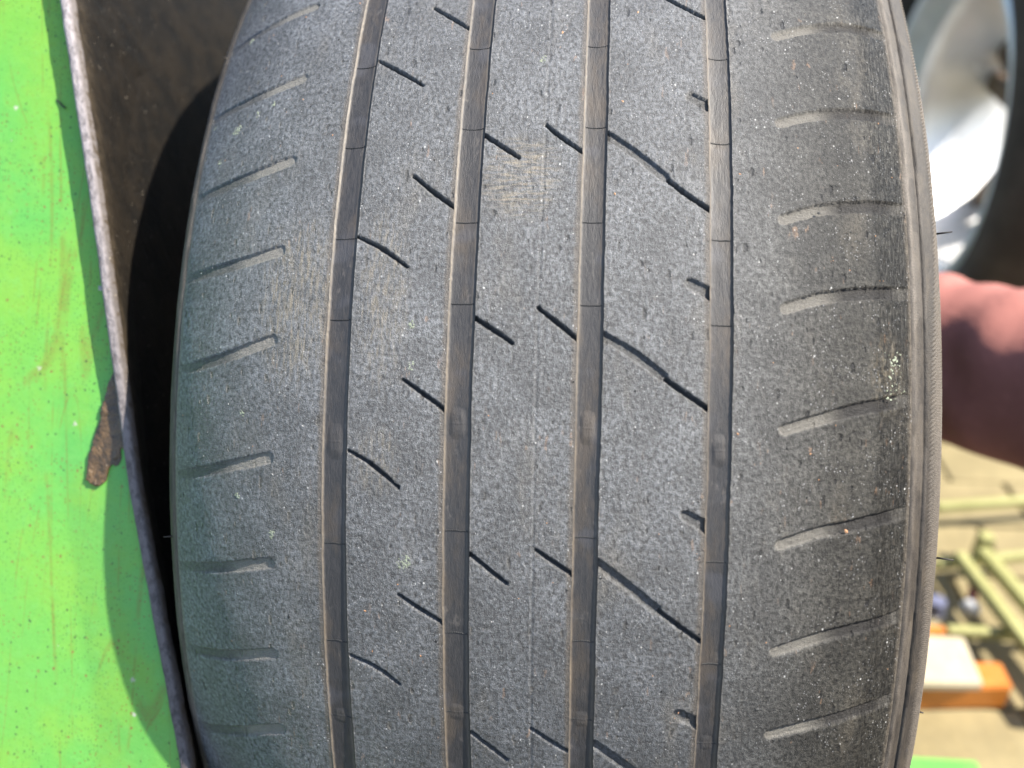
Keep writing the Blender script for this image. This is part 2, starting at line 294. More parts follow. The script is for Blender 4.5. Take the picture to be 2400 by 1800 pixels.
# ------------------------------------------------------------------ the worn tyre (tyre millimetres: x across, s round the tread)
CIRC = 2*math.pi*330; PITCH = CIRC/34
def crown(x): return 330 - 0.00040332*x**2 - 10.285*(x/100)**4
def place(x, r, s):            # -> world coordinates (numpy)
    th = s/330.0
    y = -r*np.cos(th); z = r*np.sin(th); c, sn = math.cos(PHI), math.sin(PHI)
    return np.stack([x+0*y, y*c+z*sn, -y*sn+z*c+330], -1)/1000.0
FEAT = {
 'A': [[(-53.1,108.8),(-45.8,103.9),(-37.6,97.9)], [(-53,48.4),(-45.8,45.1),(-37.6,39.1)], [(-52.7,-13.6),(-45.7,-17),(-37.7,-23.5)], [(-52.6,-74.4),(-44.5,-77.2),(-38.1,-82.1)]],
 'B': [[(-37.3,128.9),(-31,123.9),(-25,119)], [(-37.7,67),(-31.5,61.7),(-24,56.1)], [(-37.2,6.9),(-29.3,1.7),(-24,-2.1)], [(-37.7,-54.3),(-31.4,-58.2),(-24.3,-62.1)]],
 'C': [[(-17.7,79.8),(-7,72.1)], [(-17.6,24.5),(-10.4,20.1),(-6.8,17.6)], [(-17.3,-41.2),(-6.9,-49.1)], [(-17.2,-95.8),(-6.9,-104.2)]],
 'D': [[(0.3,82.7),(4.4,78.8),(11.5,73.4)], [(-0,27.6),(5.5,23.4),(11.3,18.8)], [(1.1,-39.1),(11.2,-45.6)], [(0.3,-93),(9.1,-99.0),(11.3,-99.8)]],
 'E': [[(17.5,144.0),(24.4,139.7),(35.6,129.1),(46.4,121.7)], [(17.6,79.4),(25.4,73.8),(33,66.9),(39,61.6),(46.4,56.4)], [(17.4,20.3),(25.8,15.7),(33.3,10.1),(36.4,7.4),(46.2,1)], [(17.6,-41.7),(25.6,-47.5),(33,-53.6),(46.0,-63.2)], [(18.0,-96.5),(28,-104),(35.3,-110.4),(46.2,-119)]],
 'F': [[(41.7,92.2),(46.9,89)], [(41.3,35.1),(46.8,32.2)], [(41.3,-28.1),(46.8,-31)], [(41.4,-85.7),(47,-88.6)]],
 'R': [[(67.5,116.5),(75.7,120.5),(87.2,125.2),(97,127.5),(104.5,128.3)], [(67,85),(73.5,87.8),(84.1,91),(95.2,93.2),(104.5,94.4)], [(66.8,54.7),(75.5,58.2),(85.8,60.6),(96.6,62.5),(104.8,63.2)], [(67,29.1),(74.9,32.2),(84.9,34.4),(95.4,35.9),(104.6,37)], [(67.0,-4.2),(73.1,-2.2),(84.7,1.4),(95,3.6),(104.5,5.5)], [(67,-35.6),(75.8,-32.5),(85.7,-30.9),(95.9,-28.9),(104.5,-27.4)], [(67,-66.3),(77.5,-63),(87.5,-61.1),(98,-60.1),(104.6,-58.6)], [(67.3,-92.2),(76.4,-90.4),(86.5,-88.8),(97.1,-87.2),(104.6,-86.0)]],
 'L': [[(-80.1,139.0),(-91.2,138.4),(-103,137.5),(-117,138.5)], [(-78.4,106.5),(-88.1,105.1),(-100.1,104.0),(-117,105)], [(-77.9,75.6),(-89.2,73.3),(-103.4,71.9),(-117,72.0)], [(-78.1,45.7),(-89.5,43.5),(-103.7,42.1),(-117,42)], [(-78.4,18.2),(-88.9,14.9),(-100.4,12),(-117,9.6)], [(-78.3,-17.1),(-94.9,-21.3),(-117,-26.8)], [(-78.3,-49),(-89.3,-51.9),(-117,-59.0)], [(-78.4,-78.3),(-85.1,-80.4),(-117,-90.5)], [(-78.3,-105.2),(-87.7,-108.7),(-117,-124.0)]],
}
for k, (n_up, n_dn) in {'A': (1, 1), 'B': (1, 1), 'C': (1, 1), 'D': (1, 1), 'F': (1, 1)}.items():
    FEAT[k] = [[(x, s+PITCH) for x, s in FEAT[k][0]]]+FEAT[k]+[[(x, s-PITCH) for x, s in FEAT[k][-1]]]
FEAT['E'].append([(x, s-PITCH) for x, s in FEAT['E'][-1]])
FEAT['R'] = [[(x, s+31) for x, s in FEAT['R'][0]]]+FEAT['R']+[[(x, s-d) for x, s in FEAT['R'][-1]] for d in (31, 62)]
FEAT['L'] = [[(x, s+31) for x, s in FEAT['L'][0]]]+FEAT['L']+[[(x, s-31) for x, s in FEAT['L'][-1]]]
#            half width start, mid, end (mm), depth, edge softness
SPEC = {'A': (.35, .60, .35, 1.6, .30), 'B': (.40, .60, .45, 1.7, .30), 'C': (.55, .55, .45, 1.7, .30), 'D': (.40, .60, .45, 1.7, .30),
        'E': (1.25, 1.2, .65, 1.7, .35), 'F': (1.5, 1.6, 1.7, 0.8, .35), 'R': (1.55, 1.75, 1.9, 1.0, .38), 'L': (1.7, 1.75, 1.6, 0.6, .5)}
GR = [(-60.7, -53.1), (-25.0, -17.3), (10.9, 18.1), (46.4, 53.3)]     # the four main grooves
GR = [(-60.75, -53.15), (-25.05, -17.35), (11.0, 18.1), (46.45, 52.95)]
XT0, XT1 = -118.0, 104.0

def slots(X, Sg):
    """depth, slot mask and pale-dust mask of every sipe and shoulder slot on the grid."""
    d = np.zeros_like(X); slot = np.zeros_like(X); pale = np.zeros_like(X)
    xs = X[0]; ss = Sg[:, 0]
    for k, lines in FEAT.items():
        w0, w1, w2, dep, soft = SPEC[k]
        for li, L in enumerate(lines):
            L = np.array(L, float)
            for _ in range(2 if len(L) > 2 else 0): L = np.concatenate([L[:1], np.stack([.75*L[:-1]+.25*L[1:], .25*L[:-1]+.75*L[1:]], 1).reshape(-1, 2), L[-1:]])
            lo = L.min(0)-4; hi = L.max(0)+4
            i0, i1 = np.searchsorted(xs, (lo[0], hi[0])); j0, j1 = np.searchsorted(ss, (lo[1], hi[1]))
            if i1-i0 < 2 or j1-j0 < 2: continue
            x = X[j0:j1, i0:i1]; s = Sg[j0:j1, i0:i1]
            seg = np.linalg.norm(np.diff(L, axis=0), axis=1); tot = seg.sum(); acc = 0
            best = np.full(x.shape, 1e9); tt = np.zeros_like(x)
            for a, b, sl in zip(L[:-1], L[1:], seg):
                u = np.clip(((x-a[0])*(b[0]-a[0])+(s-a[1])*(b[1]-a[1]))/sl**2, 0, 1)
                q = np.hypot(x-a[0]-u*(b[0]-a[0]), s-a[1]-u*(b[1]-a[1])); m = q < best
                best = np.where(m, q, best); tt = np.where(m, (acc+u*sl)/tot, tt); acc += sl
            hw = np.where(tt < .5, w0+(w1-w0)*tt*2, w1+(w2-w1)*(tt-.5)*2)
            if k == 'E': hw = np.where(tt < .60, 1.30+.15*vnoise(tt*9, tt*0+li, 5), .62)
            best = best + 0.35*vnoise(x*1.7, s*1.7, 3+li)*(1 if k in 'RL' else .7)
            dd = 1-sstep(hw-soft*.5, hw+soft*.5, best)
            if k in 'RL':
                dd *= sstep(-.05, .02, tt)*(1-.35*sstep(.75, 1, tt))*sstep(0, 2.2, np.minimum(XT1-x, x-XT0)); wv = dd*(1+.25*vnoise(x*1.2, s*3, 9))
                if k == 'L': wv *= 1-.45*sstep(.45, .95, tt)
                d[j0:j1, i0:i1] = np.maximum(d[j0:j1, i0:i1], wv*dep)
                side = (s-np.interp(x[0], *(L.T if L[0, 0] < L[-1, 0] else L[::-1].T))[None, :])/hw
                low = 1-sstep(-.2, .9, side)
                tip = 1-sstep(.22, .48, tt)
                pl = dd*(tip*(.75+.25*low) + (.55*sstep(.80, .93, tt) if k == 'R' else 0))
                pale[j0:j1, i0:i1] = np.maximum(pale[j0:j1, i0:i1], pl*(1 if k == 'R' else 1.25))
                slot[j0:j1, i0:i1] = np.maximum(slot[j0:j1, i0:i1], dd*(.8 if k == 'R' else .7))
            else:
                d[j0:j1, i0:i1] = np.maximum(d[j0:j1, i0:i1], dd*(np.where(hw > 1, .85, dep) if k == 'E' else dep))
                slot[j0:j1, i0:i1] = np.maximum(slot[j0:j1, i0:i1], dd*(.9 if k not in 'EF' else np.where(hw > 1, .45, .9)))
    return d, slot, pale

def build_tyre():
    root = empty('worn_tyre', (0, 0, R0))
    tag(root, 'large worn black car tyre with four straight tread grooves, resting beside the green machine', 'tyre')
    fine = np.arange(-172, 176.01, 0.34)
    s = np.concatenate([fine, np.arange(182, CIRC-172-3, 7.0), [CIRC-172]])
    def cols(a, b, st=0.33): return np.linspace(a, b, int(round((b-a)/st))+1)
    bands = []; x0 = XT0
    for a, b in GR: bands += [('rib', x0, a), ('groove', a, b)]; x0 = b
    bands.append(('rib', x0, XT1))
    for bi, (kind, a, b) in enumerate(bands):
        xs = cols(a, b, 0.30 if kind == 'groove' else 0.33)
        X, Sg = np.meshgrid(xs, s)
        # uneven, slightly chewed groove edges
        def wob(e): return 0.22*vnoise(s*0.11, s*0+e*3.1, 21)+0.16*vnoise(s*0.9, s*0+e*1.7, 22)
        wa = wob(a) if (kind == 'groove' or a > XT0) else 0*s
        wb = wob(b) if (kind == 'groove' or b < XT1) else 0*s
        fa = np.exp(-((X-a)/2.5)**2); fb = np.exp(-((X-b)/2.5)**2)
        Xw = X + wa[:, None]*fa + wb[:, None]*fb
        attrs = {}
        if kind == 'rib':
            d, slot, pale = slots(X, Sg)
            if a < 0 < b:      # fine mould parting line down the middle rib
                vx = 0.2+0.12*vnoise(Sg*.03, 0*Sg, 2); q = np.abs(X-vx)
                d += 0.16*np.exp(-(q/0.33)**2) - 0.05*np.exp(-((q-0.8)/0.35)**2)
            d += 0.10*vnoise(X*.16, Sg*.16, 31)+0.035*vnoise(X*.8, Sg*.8, 32)+0.02*vnoise(X*2.1, Sg*2.1, 33)
            er = 0.16*np.exp(-((X-a)/.45)**2)*(a > XT0)+0.16*np.exp(-((X-b)/.45)**2)*(b < XT1)
            rim = 1.0*(1-sstep(.6, 1.9, b-X+.5*vnoise(Sg*.5, 0*Sg, 3)))*(b < XT1); dirt = 0*X + .15*np.exp(-((X-a)/.7)**2)*(a > XT0)
            if b == XT1: dirt = dirt+.75*sstep(102.3, 103.8, X)
            if a == XT0: dirt = dirt+.8*(1-sstep(-117.6, -116.2, X))
            # pin each rib to its neighbours at the shared edge
            edge = np.minimum(1, np.minimum((X-a)/.5 if a > XT0 else 1, (b-X)/.5 if b < XT1 else 1))
            d = np.where(d > .6, d, d*edge) + er*edge
            attrs = {'dirt': dirt, 'slot': slot, 'pale': np.clip(pale, 0, 1), 'rim': rim}
        else:
            u = (X-a)/(b-a); t1 = sstep(0.0, 0.085, u); t2 = 1-sstep(0.90, 1.0, u)
            d = 0.80*np.minimum(t1, t2) - 0.30*np.abs(2*u-1)**3*(np.minimum(t1, t2) > .9)
            d += (0.07*vnoise(X*.5, Sg*.08, 41)+0.03*vnoise(X*2, Sg*.5, 42))*np.minimum(t1, t2)
            dirt = .75*np.exp(-((u-.03)/.035)**2)*(0.75+.5*vnoise(Sg*.25, 0*Sg+bi, 43)) + .38*np.exp(-((u-.90)/.06)**2)
            attrs = {'dirt': np.clip(dirt, 0, 1)}
        P = place(Xw, crown(Xw)-d, Sg)
        me = grid_mesh('tread_rib' if kind == 'rib' else 'tread_groove', P, np.stack([X, Sg], -1), attrs, flip=False)
        nm = 'tread_groove' if kind == 'groove' else ('shoulder_rib' if (a == XT0 or b == XT1) else 'tread_rib')
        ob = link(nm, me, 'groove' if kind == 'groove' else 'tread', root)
        if kind == 'groove':
            gi = (bi-1)//2
            seams = ([106.9, 77.6, 48.1, 23.8, -11.3, -40.9, -70.7, -95.6], [111.2, 81.9, 52.2, 28.4, -6.1, -35.0, -64.8, -89.7],
                     [110.7, 81.8, 52.2, 28.4, -6.0, -35.2, -64.9, -89.1], [106.2, 77.0, 47.6, 23.6, -11.4, -40.8, -70.2, -95.1])[gi]
            seams = [seams[0]+30.5]+seams+[seams[-1]-30.5]
            prof_d = lambda u: 0.80*np.minimum(sstep(0, .085, u), 1-sstep(.90, 1, u))-.30*np.abs(2*u-1)**3
            for si, sc in enumerate(seams):
                if si == 5: continue
                u = np.linspace(.10, .92, 40); xx = a+u*(b-a)
                off = 0.30*np.abs(((np.arange(40)*.27) % 1)*2-1)+.5*(sc/110)*((2*u-1)**2)+0.14*vnoise(u*9, u*0+si, 44)
                sec = np.array([(-.20, -.04), (-.07, .15), (.07, .15), (.20, -.04)])
                Q = np.stack([place(xx, crown(xx)-prof_d(u)+h, sc+off+q) for q, h in sec], 0)
                link('mould_line', grid_mesh('mould_line', Q, flip=True), 'hair', ob)
            # tread wear indicators: low rounded blocks moulded across the groove floor
            ws = [(-5.7, -16.7), (-0.3, -9.5), (-0.3, -10.0), (-5.6, -14.9)][gi]
            for s1, s0, hgt in ((ws[0]+.6, ws[1]-.6, .34), (seams[-2]+3.2, seams[-2]-3.2, 0.20)):
                xx = np.linspace(a+0.85, b-1.15, 30); yy = np.linspace(s0, s1, 50); XX, SS = np.meshgrid(xx, yy)
                cx = (xx[0]+xx[-1])/2; hx = (xx[-1]-xx[0])/2; cs = (s0+s1)/2; hs = (s1-s0)/2
                rx = np.abs(XX-cx)/hx; rs = np.abs(SS-cs)/hs
                f = (1-sstep(.35, 1.0, (rx**4+rs**4)**.25))
                uu = (XX-a)/(b-a)
                hh = prof_d(uu)-hgt*f+0.05*(1-f)
                hh += -.05*np.exp(-((SS-cs)/.22)**2)*f + .03*vnoise(XX*1.5, SS*1.5, 50)*f
                me = grid_mesh('wear_indicator', place(XX, crown(XX)-hh, SS), np.stack([XX, SS], -1), {'dirt': .06*f})
                wi = link('wear_indicator', me, 'groove', ob)
    # sidewalls --------------------------------------------------------------
    cr, cl = float(crown(XT1)), float(crown(XT0))
    PR = [(XT1, cr), (105.0, 313.6), (106.6, 312.7), (107.6, 311.9), (108.2, 310.7), (108.8, 311.0), (109.5, 310.9)]
    PR2 = [(109.5, 310.9), (112.2, 309.4), (114.4, 307.0), (115.8, 304.0), (116.8, 300.0)]
    PR3 = [(116.8, 300.0), (119.2, 292), (121, 281), (121, 262), (116, 240), (109, 226), (103, 217), (98, 213), (94, 213)]
    PL = [(XT0, cl), (-119.3, 303.9), (-120.8, 302.9), (-121.9, 301.4), (-122.6, 299.5), (-122.9, 298.2), (-124, 297), (-127, 290), (-131.5, 278), (-133.5, 264), (-131, 246), (-124, 229), (-117, 217), (-112, 213), (-108, 213)]
    def resample(pr, st):
        pr = np.array(pr, float); L = np.concatenate([[0], np.cumsum(np.linalg.norm(np.diff(pr, axis=0), axis=1))])
        q = np.linspace(0, L[-1], max(3, int(L[-1]/st)+1)); return np.stack([np.interp(q, L, pr[:, 0]), np.interp(q, L, pr[:, 1])], 1), q
    s2 = np.concatenate([np.arange(-172, 176.01, .5), np.arange(182, CIRC-172-3, 7.0), [CIRC-172]])
    for nm, pr, st, ph in (('shoulder_band', PR, .35, 0), ('sidewall', PR3, 2.5, 1), ('sidewall', PL, .6, 2)):
        c, q = resample(pr, st); X = np.tile(c[:, 0], (len(s2), 1)); Rr = np.tile(c[:, 1], (len(s2), 1)); Sg = np.tile(s2[:, None], (1, len(c)))
        Q = np.tile(q, (len(s2), 1))
        n1 = vnoise(Q*.5, Sg*.12, 60+ph)*.30+vnoise(Q*2, Sg*.5, 61+ph)*.10; n1 *= np.minimum(1, Q/.8)*np.minimum(1, (q[-1]-Q)/.8)
        dirt = .75*np.exp(-((Q-0.9)/1.0)**2)*(.6+.8*vnoise(Sg*.3, Q, 77))+.25*(vnoise(Sg*.06, Q*.3, 70) > .1)
        me = grid_mesh(nm, place(X, Rr+n1, Sg), np.stack([Q+200*ph, Sg], -1), {'dirt': np.clip(dirt, 0, 1)}, flip=(ph == 2))
        link(nm, me, 'side', root)
    # serrated band: slanted moulded ribs
    s3 = np.concatenate([np.arange(-172, 176.01, .17), np.arange(182, CIRC-172-3, 7.0), [CIRC-172]])
    c, q = resample(PR2, .45); Q = np.tile(q, (len(s3), 1)); Sg = np.tile(s3[:, None], (1, len(c)))
    X = np.tile(c[:, 0], (len(s3), 1)); Rr = np.tile(c[:, 1], (len(s3), 1))
    ph = (Sg-1.1*Q)/1.4; tri = np.abs((ph % 1)*2-1)
    inner = 1.6+3.6*np.clip((Sg-5)/55, 0, 1)**1.3+.8*np.clip((-Sg-20)/60, 0, 1)
    lens = sstep(inner-.9, inner+.6, Q+.6*vnoise(Sg*.4, Q*0, 95))*(1-sstep(9.6, 10.6, Q))
    amp = .95*lens*(Sg < 180)
    Pn = place(X, Rr, Sg); ax = amp*(tri-.5)
    P = place(X+ax*.6, Rr+ax*.8, Sg)
    me = grid_mesh('serrated_band', P, np.stack([Q+60, Sg], -1), {'dirt': .75*tri*lens}); link('serrated_band', me, 'side', root)
    # inner liner closes the hollow carcass
    PI = [(94, 213), (96, 219), (104, 232), (111, 250), (114, 268), (111, 288), (98, 300), (60, 312), (0, 316), (-60, 311), (-108, 298), (-122, 284), (-126, 264), (-122, 246), (-115, 230), (-109, 219), (-108, 213)]
    c, q = resample(PI, 8); s4 = np.linspace(0, CIRC, 140)
    me = grid_mesh('inner_liner', place(np.tile(c[:, 0], (140, 1)), np.tile(c[:, 1], (140, 1)), np.tile(s4[:, None], (1, len(c)))))
    link('inner_liner', me, 'liner', root)
    # little moulding hairs still standing on the right shoulder and left edge
    for x, r, sc, ln, dx in ((115.6, 304, 60, 4.6, 1), (115.6, 304, -44, 4.8, 1), (-119.6, 303.6, 138.5, 1.5, -1), (-120.6, 302.9, -49.5, 2.6, -1), (115.8, 303.8, -98, 1.4, 1)):
        bm = bmesh.new(); p = Vector(place(np.array(x), np.array(float(r)), np.array(float(sc))))
        rad = Vector(place(np.array(x), np.array(r+1.0), np.array(float(sc))))-p
        ax = (Vector((dx, 0, 0))*.9+rad.normalized()*.35).normalized()
        q = ax.to_track_quat('Z', 'Y').to_matrix().to_4x4()
        bmesh.ops.create_cone(bm, segments=6, radius1=.00035, radius2=.00018, depth=ln/1000, cap_ends=True, matrix=Matrix.Translation(p+ax*ln/2000) @ q)
        from_bm('rubber_hair', bm, 'side', root, True)
    return root
tyre = build_tyre()

# ------------------------------------------------------------------ grit, crumbs and dirt spots lying on the tread
def blob(bm, c, n, size, flat=.5, seed=0, jag=.35):
    z = n.normalized(); qx = z.orthogonal().normalized(); qy = z.cross(qx); a0 = random.random()*6.28
    el = random.uniform(.6, 1.7)
    base = [(1, 0, 0), (0, 1, 0), (-1, 0, 0), (0, -1, 0), (0, 0, 1), (0, 0, -1)]
    vs = []
    for b in base:
        k = size*random.uniform(1-jag, 1+jag); x, y = b[0]*k*el, b[1]*k
        xr, yr = x*math.cos(a0)-y*math.sin(a0), x*math.sin(a0)+y*math.cos(a0)
        vs.append(bm.verts.new(c+qx*xr+qy*yr+z*b[2]*k*flat))
    for i in range(4):
        j = (i+1) % 4; bm.faces.new((vs[i], vs[j], vs[4])); bm.faces.new((vs[j], vs[i], vs[5]))
def on_tread(x, s, lift=0.0):
    p = Vector([float(v) for v in place(np.array(float(x)), np.array(float(crown(x)+lift)), np.array(float(s)))])
    c = Vector([float(v) for v in place(np.array(float(x)), np.array(200.0), np.array(float(s)))])
    n = (p-c).normalized(); n.x += 0.004*x; return p, n.normalized()
def in_groove(x): return any(a-.4 < x < b+.4 for a, b in GR)
for nm, mt, cnt, lo, hi, lab in (('grit', 'grit', 420, .06, .22, 'fine pale grit sprinkled over the worn tyre tread'),
                                 ('rust_crumbs', 'ochre', 70, .12, .36, 'tiny orange rust crumbs stuck on the worn tyre tread'),
                                 ('rubber_crumbs', 'hair', 200, .10, .32, 'tiny black rubber crumbs torn up on the worn tyre tread')):
    bm = bmesh.new()
    for _ in range(cnt):
        x = random.uniform(-116, 103); s = random.uniform(-150, 150)
        if in_groove(x): continue
        p, n = on_tread(x, s); blob(bm, p, n, random.uniform(lo, hi)**1.0/1000*random.choice((1, 1, 1, 1.5)), .45)
    o = from_bm(nm, bm, mt); tag(o, lab, 'grit', kind='stuff')
bm = bmesh.new()
for x, s, r, k in ((-102.3, 94, 1.9, 26), (-107.5, 82.5, 1.7, 22), (-88, 99, 1.0, 8), (-94, 97, 1.1, 7), (-115, 101, .9, 6), (-106.5, 136, 1.2, 12), (-1.5, 106, 1.2, 12), (-35.3, 22.6, 1.0, 10), (-35, 11, 1.1, 8), (-77, -39.8, 1.3, 14), (-36, -45, 2.2, 26), (98, 15, 4.0, 16), (99, 8, 3.4, 12), (-88, -4, .8, 8), (-89.5, -29.5, 1.0, 12)):
    for _ in range(k*2):
        a = random.random()*6.28; q = r*random.random()**.8
        p, n = on_tread(x+q*math.cos(a), s+q*1.2*math.sin(a)); blob(bm, p, n, random.uniform(.10, .38)/1000, .3)
tag(from_bm('dirt_spatter', bm, 'lichen'), 'pale greenish dirt spatters dried on the tread near its left and right shoulders', 'dirt', kind='stuff')

# ------------------------------------------------------------------ green tyre machine with its black rubber pad
def edge_x(z):                # left border of the pad's front edge, rig millimetres
    return np.interp(z, [-560, -190, -127, -33, 73, 143, 420], [-150, -136, -123, -146, -166.2, -180.8, -238])
def build_machine():
    root = empty('tyre_machine', rig(-300, -278, -540)); root.location.z = 0
    tag(root, 'green painted steel tyre machine with scratched paint at the left edge of the picture', 'machine')
    # sheet metal front, gently wavy, bent over at the pad side
    zs = np.linspace(-560, 330, 150); us = np.concatenate([np.linspace(0, .9, 90), np.linspace(.91, 1, 24)])
    P = np.zeros((len(zs), len(us), 3)); UV = np.zeros((len(zs), len(us), 2))
    for i, z in enumerate(zs):
        xr = float(edge_x(z))-0.3; xl = -640.0
        for j, u in enumerate(us):
            x = xl+(xr-xl)*u; y = -278.2+0.5*math.sin(x*.012+z*.006)
            lowr = max(0.0, min(1.0, (20-z)/60.0)); fold = max(0.0, x-(xr-26+8*math.sin(z*.01)))
            y += -0.10*fold*lowr
            P[i, j] = rig(x, y, z); UV[i, j] = (x, z)
    link('front_panel', grid_mesh('front_panel', P, UV, flip=False), 'green', root)
    bm = bmesh.new()
    def ring(x_or_fn, ins=0):
        fb = rig(0, -277, -560); ft = rig(0, -277, 330)
        pts = [(fb.y+ins, fb.z), (ft.y+ins, ft.z), (ft.y+.42, ft.z), (ft.y+.42, fb.z)]
        xs = [x_or_fn(-560), x_or_fn(330), x_or_fn(330), x_or_fn(-560)]
        return [Vector((x/1000, y, z)) for x, (y, z) in zip(xs, pts)]
    hull_prism(bm, ring(lambda z: -641.0, .0015), ring(lambda z: -262.0 if z > 0 else -175., .0015))
    bmesh.ops.bevel(bm, geom=bm.edges[:], offset=.001, segments=2, affect='EDGES')
    from_bm('cabinet', bm, 'green2', root)
    # rubber pad: thick slab, front edge towards the camera, right face receding
    zs = np.linspace(-190, 330, 300)
    sec_d = np.concatenate([[430, 60, 12, 2.2], [0.9, .25, 0, 0, 0, 0, .25, .9, 1.8], np.concatenate([np.linspace(2.6, 70, 80), np.linspace(76, 440, 14)])])
    P = np.zeros((len(zs), len(sec_d), 3)); dirt = np.zeros(P.shape[:2]); dust = np.zeros(P.shape[:2])
    for i, z in enumerate(zs):
        xl = float(edge_x(z)); th = float(np.interp(z, [-190, -127, -33, 73, 143, 240], [4.8, 5.2, 4.9, 4.9, 5.2, 5.2]))
        nz = float(vnoise(np.array(z*.12), np.array(0.), 81))*.9+float(vnoise(np.array(z*.9), np.array(3.), 82))*.5
        k = float(np.interp(z, [-190, -127, -33, 73, 143], [.50, .50, .42, .22, .10]))
        for j, d in enumerate(sec_d):
            if j <= 3: x = xl
            elif j <= 12: x = xl+th*(j-4)/8.0
            else: x = xl+th+.15-k*(d-1.8)
            if j >= 11: x += nz*.35+.25*float(vnoise(np.array(z*.35), np.array(d*.4), 83))
            if j <= 5: x += nz*.12
            P[i, j] = rig(x, -285.0+d+.25*nz, z)
            if 4 <= j <= 12: dirt[i, j] = .95*np.interp(z, [-150, -30, 60, 150], [.28, .42, .72, 1.0])
            if 10 <= j <= 12: dirt[i, j] *= .7
            if j >= 11: dust[i, j] = math.exp(-((d-2.5)/np.interp(z, [-40, 150], [4, 5.5]))**2)*.85 + .16*math.exp(-(d/24.)**2)
    me = grid_mesh('rubber_pad', P, None, {'dirt': dirt, 'dust': dust}, flip=False)
    link('rubber_pad', me, 'pad', root)
    return root
build_machine()

# torn strip of brown tape stuck where the pad meets the paint
T = [(-156.3, 8.7), (-158.4, 3.7), (-160.0, -3.9), (-160.8, -8.7), (-162.5, -14.4), (-163.4, -18.0), (-164.5, -21.6), (-165.3, -29.9), (-161.4, -32.4), (-159.6, -32.0), (-157.4, -30.1), (-157.1, -28.1), (-156.7, -26.2), (-155.8, -24.7), (-155.0, -24.2), (-154.0, -24.9), (-153.0, -24.6), (-152.2, -23.3), (-151.8, -21.9), (-152.2, -19.9), (-152.2, -17.8), (-151.5, -18.7), (-150.3, -19.9), (-151.5, -10.7), (-153.3, -3.7), (-154.7, 3.0)]
bm = bmesh.new()
def tz(x, z): return -280.3-.4*vn(x*.25, z*.25)
def vn(a, b): return float(vnoise(np.array(float(a)), np.array(float(b)), 91))
T2 = []
for i, (x, z) in enumerate(T):
    nx, nz2 = T[(i+1) % len(T)]
    for k in range(3):
        f = k/3; T2.append((x+(nx-x)*f+(.35*vn(x+k*7, z) if k else 0), z+(nz2-z)*f+(.35*vn(x, z+k*5) if k else 0)))
top = [bm.verts.new(rig(x, tz(x, z)-.25, z)) for x, z in T2]; low = [bm.verts.new(rig(x, -278.4, z)) for x, z in T2]
f = bm.faces.new(top)
for i in range(len(T2)): bm.faces.new((top[i], low[i], low[(i+1) % len(T2)], top[(i+1) % len(T2)]))
r = bmesh.ops.triangulate(bm, faces=[f]); 
for _ in range(3):
    es = [e for e in bm.edges if len(e.link_faces) == 2 and e.calc_length() > .0008 and all(len(fc.verts) == 3 for fc in e.link_faces)]
    bmesh.ops.subdivide_edges(bm, edges=es, cuts=1, use_grid_fill=False); bmesh.ops.triangulate(bm, faces=bm.faces[:])
RI = RIG.inverted()
for v in bm.verts:
    q = RI @ v.co*1000
    if q.y < -279.7:
        q.y += -.9*abs(vn(q.x*.5, q.z*.35))-.5*vn(q.x*1.5, q.z*1.5)-.4*max(0, vn(q.x*.9+30, q.z*.2)); v.co = rig(*q)
tag(from_bm('torn_tape', bm, 'tape', None, True), 'torn piece of shiny brown tape stuck on green paint beside the pad edge', 'tape')

# debris on the green panel
bm = bmesh.new(); nrm = (rig(0, -1, 0)-rig(0, 0, 0)).normalized()
p0, p1 = Vector(rig(-184.6, -278.9, 109.2)), Vector(rig(-180.2, -279.8, 105.6))
ax = (p1-p0); q = ax.to_track_quat('Z', 'Y').to_matrix().to_4x4()
bmesh.ops.create_cone(bm, segments=6, radius1=.00022, radius2=.00036, depth=ax.length, cap_ends=True, matrix=Matrix.Translation((p0+p1)/2) @ q)
tag(from_bm('bristle', bm, 'hair'), 'short stiff black bristle stuck on the green paint near the top of the pad', 'bristle')
bm = bmesh.new(); blob(bm, rig(-163.6, -279.2, 39.3), nrm, .00095, .8); blob(bm, rig(-163.1, -279.0, 39.0), nrm, .0006, .8)
tag(from_bm('pebble', bm, 'grit'), 'small white pebble stuck on shaded green paint against the pad edge', 'pebble')
bm = bmesh.new()
for _ in range(12):
    z = random.uniform(-160, 170); x = float(edge_x(z))-random.uniform(1, 85)**1.0
    blob(bm, rig(x, -278.9, z), nrm, random.uniform(.08, .3)/1000, .5)
tag(from_bm('paint_grit', bm, 'grit'), 'scattered pale grit stuck on the green painted panel', 'grit', kind='stuff')

# ------------------------------------------------------------------ ground
bm = bmesh.new(); box(bm, (0, 0, -.03), (60, 60, .052)); g = from_bm('ground', bm, 'joint'); tag(g, kind='structure')
pv = empty('pavement', (0, 0, 0)); tag(pv, kind='structure')
bmp = bmesh.new(); box(bmp, (0, 0, .006), (.116, .078, .020), 0, .003)
pm = bpy.data.meshes.new('paving_block'); bmp.to_mesh(pm); bmp.free(); pm.materials.append(M['paver'])
for i in range(12):
    for j in range(15):
        x = .27+i*.119+(.06 if j % 2 else 0); y = -.10+j*.081
        o = bpy.data.objects.new('paving_block', pm); COL.objects.link(o); o.parent = pv
        o.location = (x, y, random.uniform(-.0015, .0015)); o.rotation_euler = (random.uniform(-.01, .01), random.uniform(-.01, .01), .03*random.uniform(-1, 1))

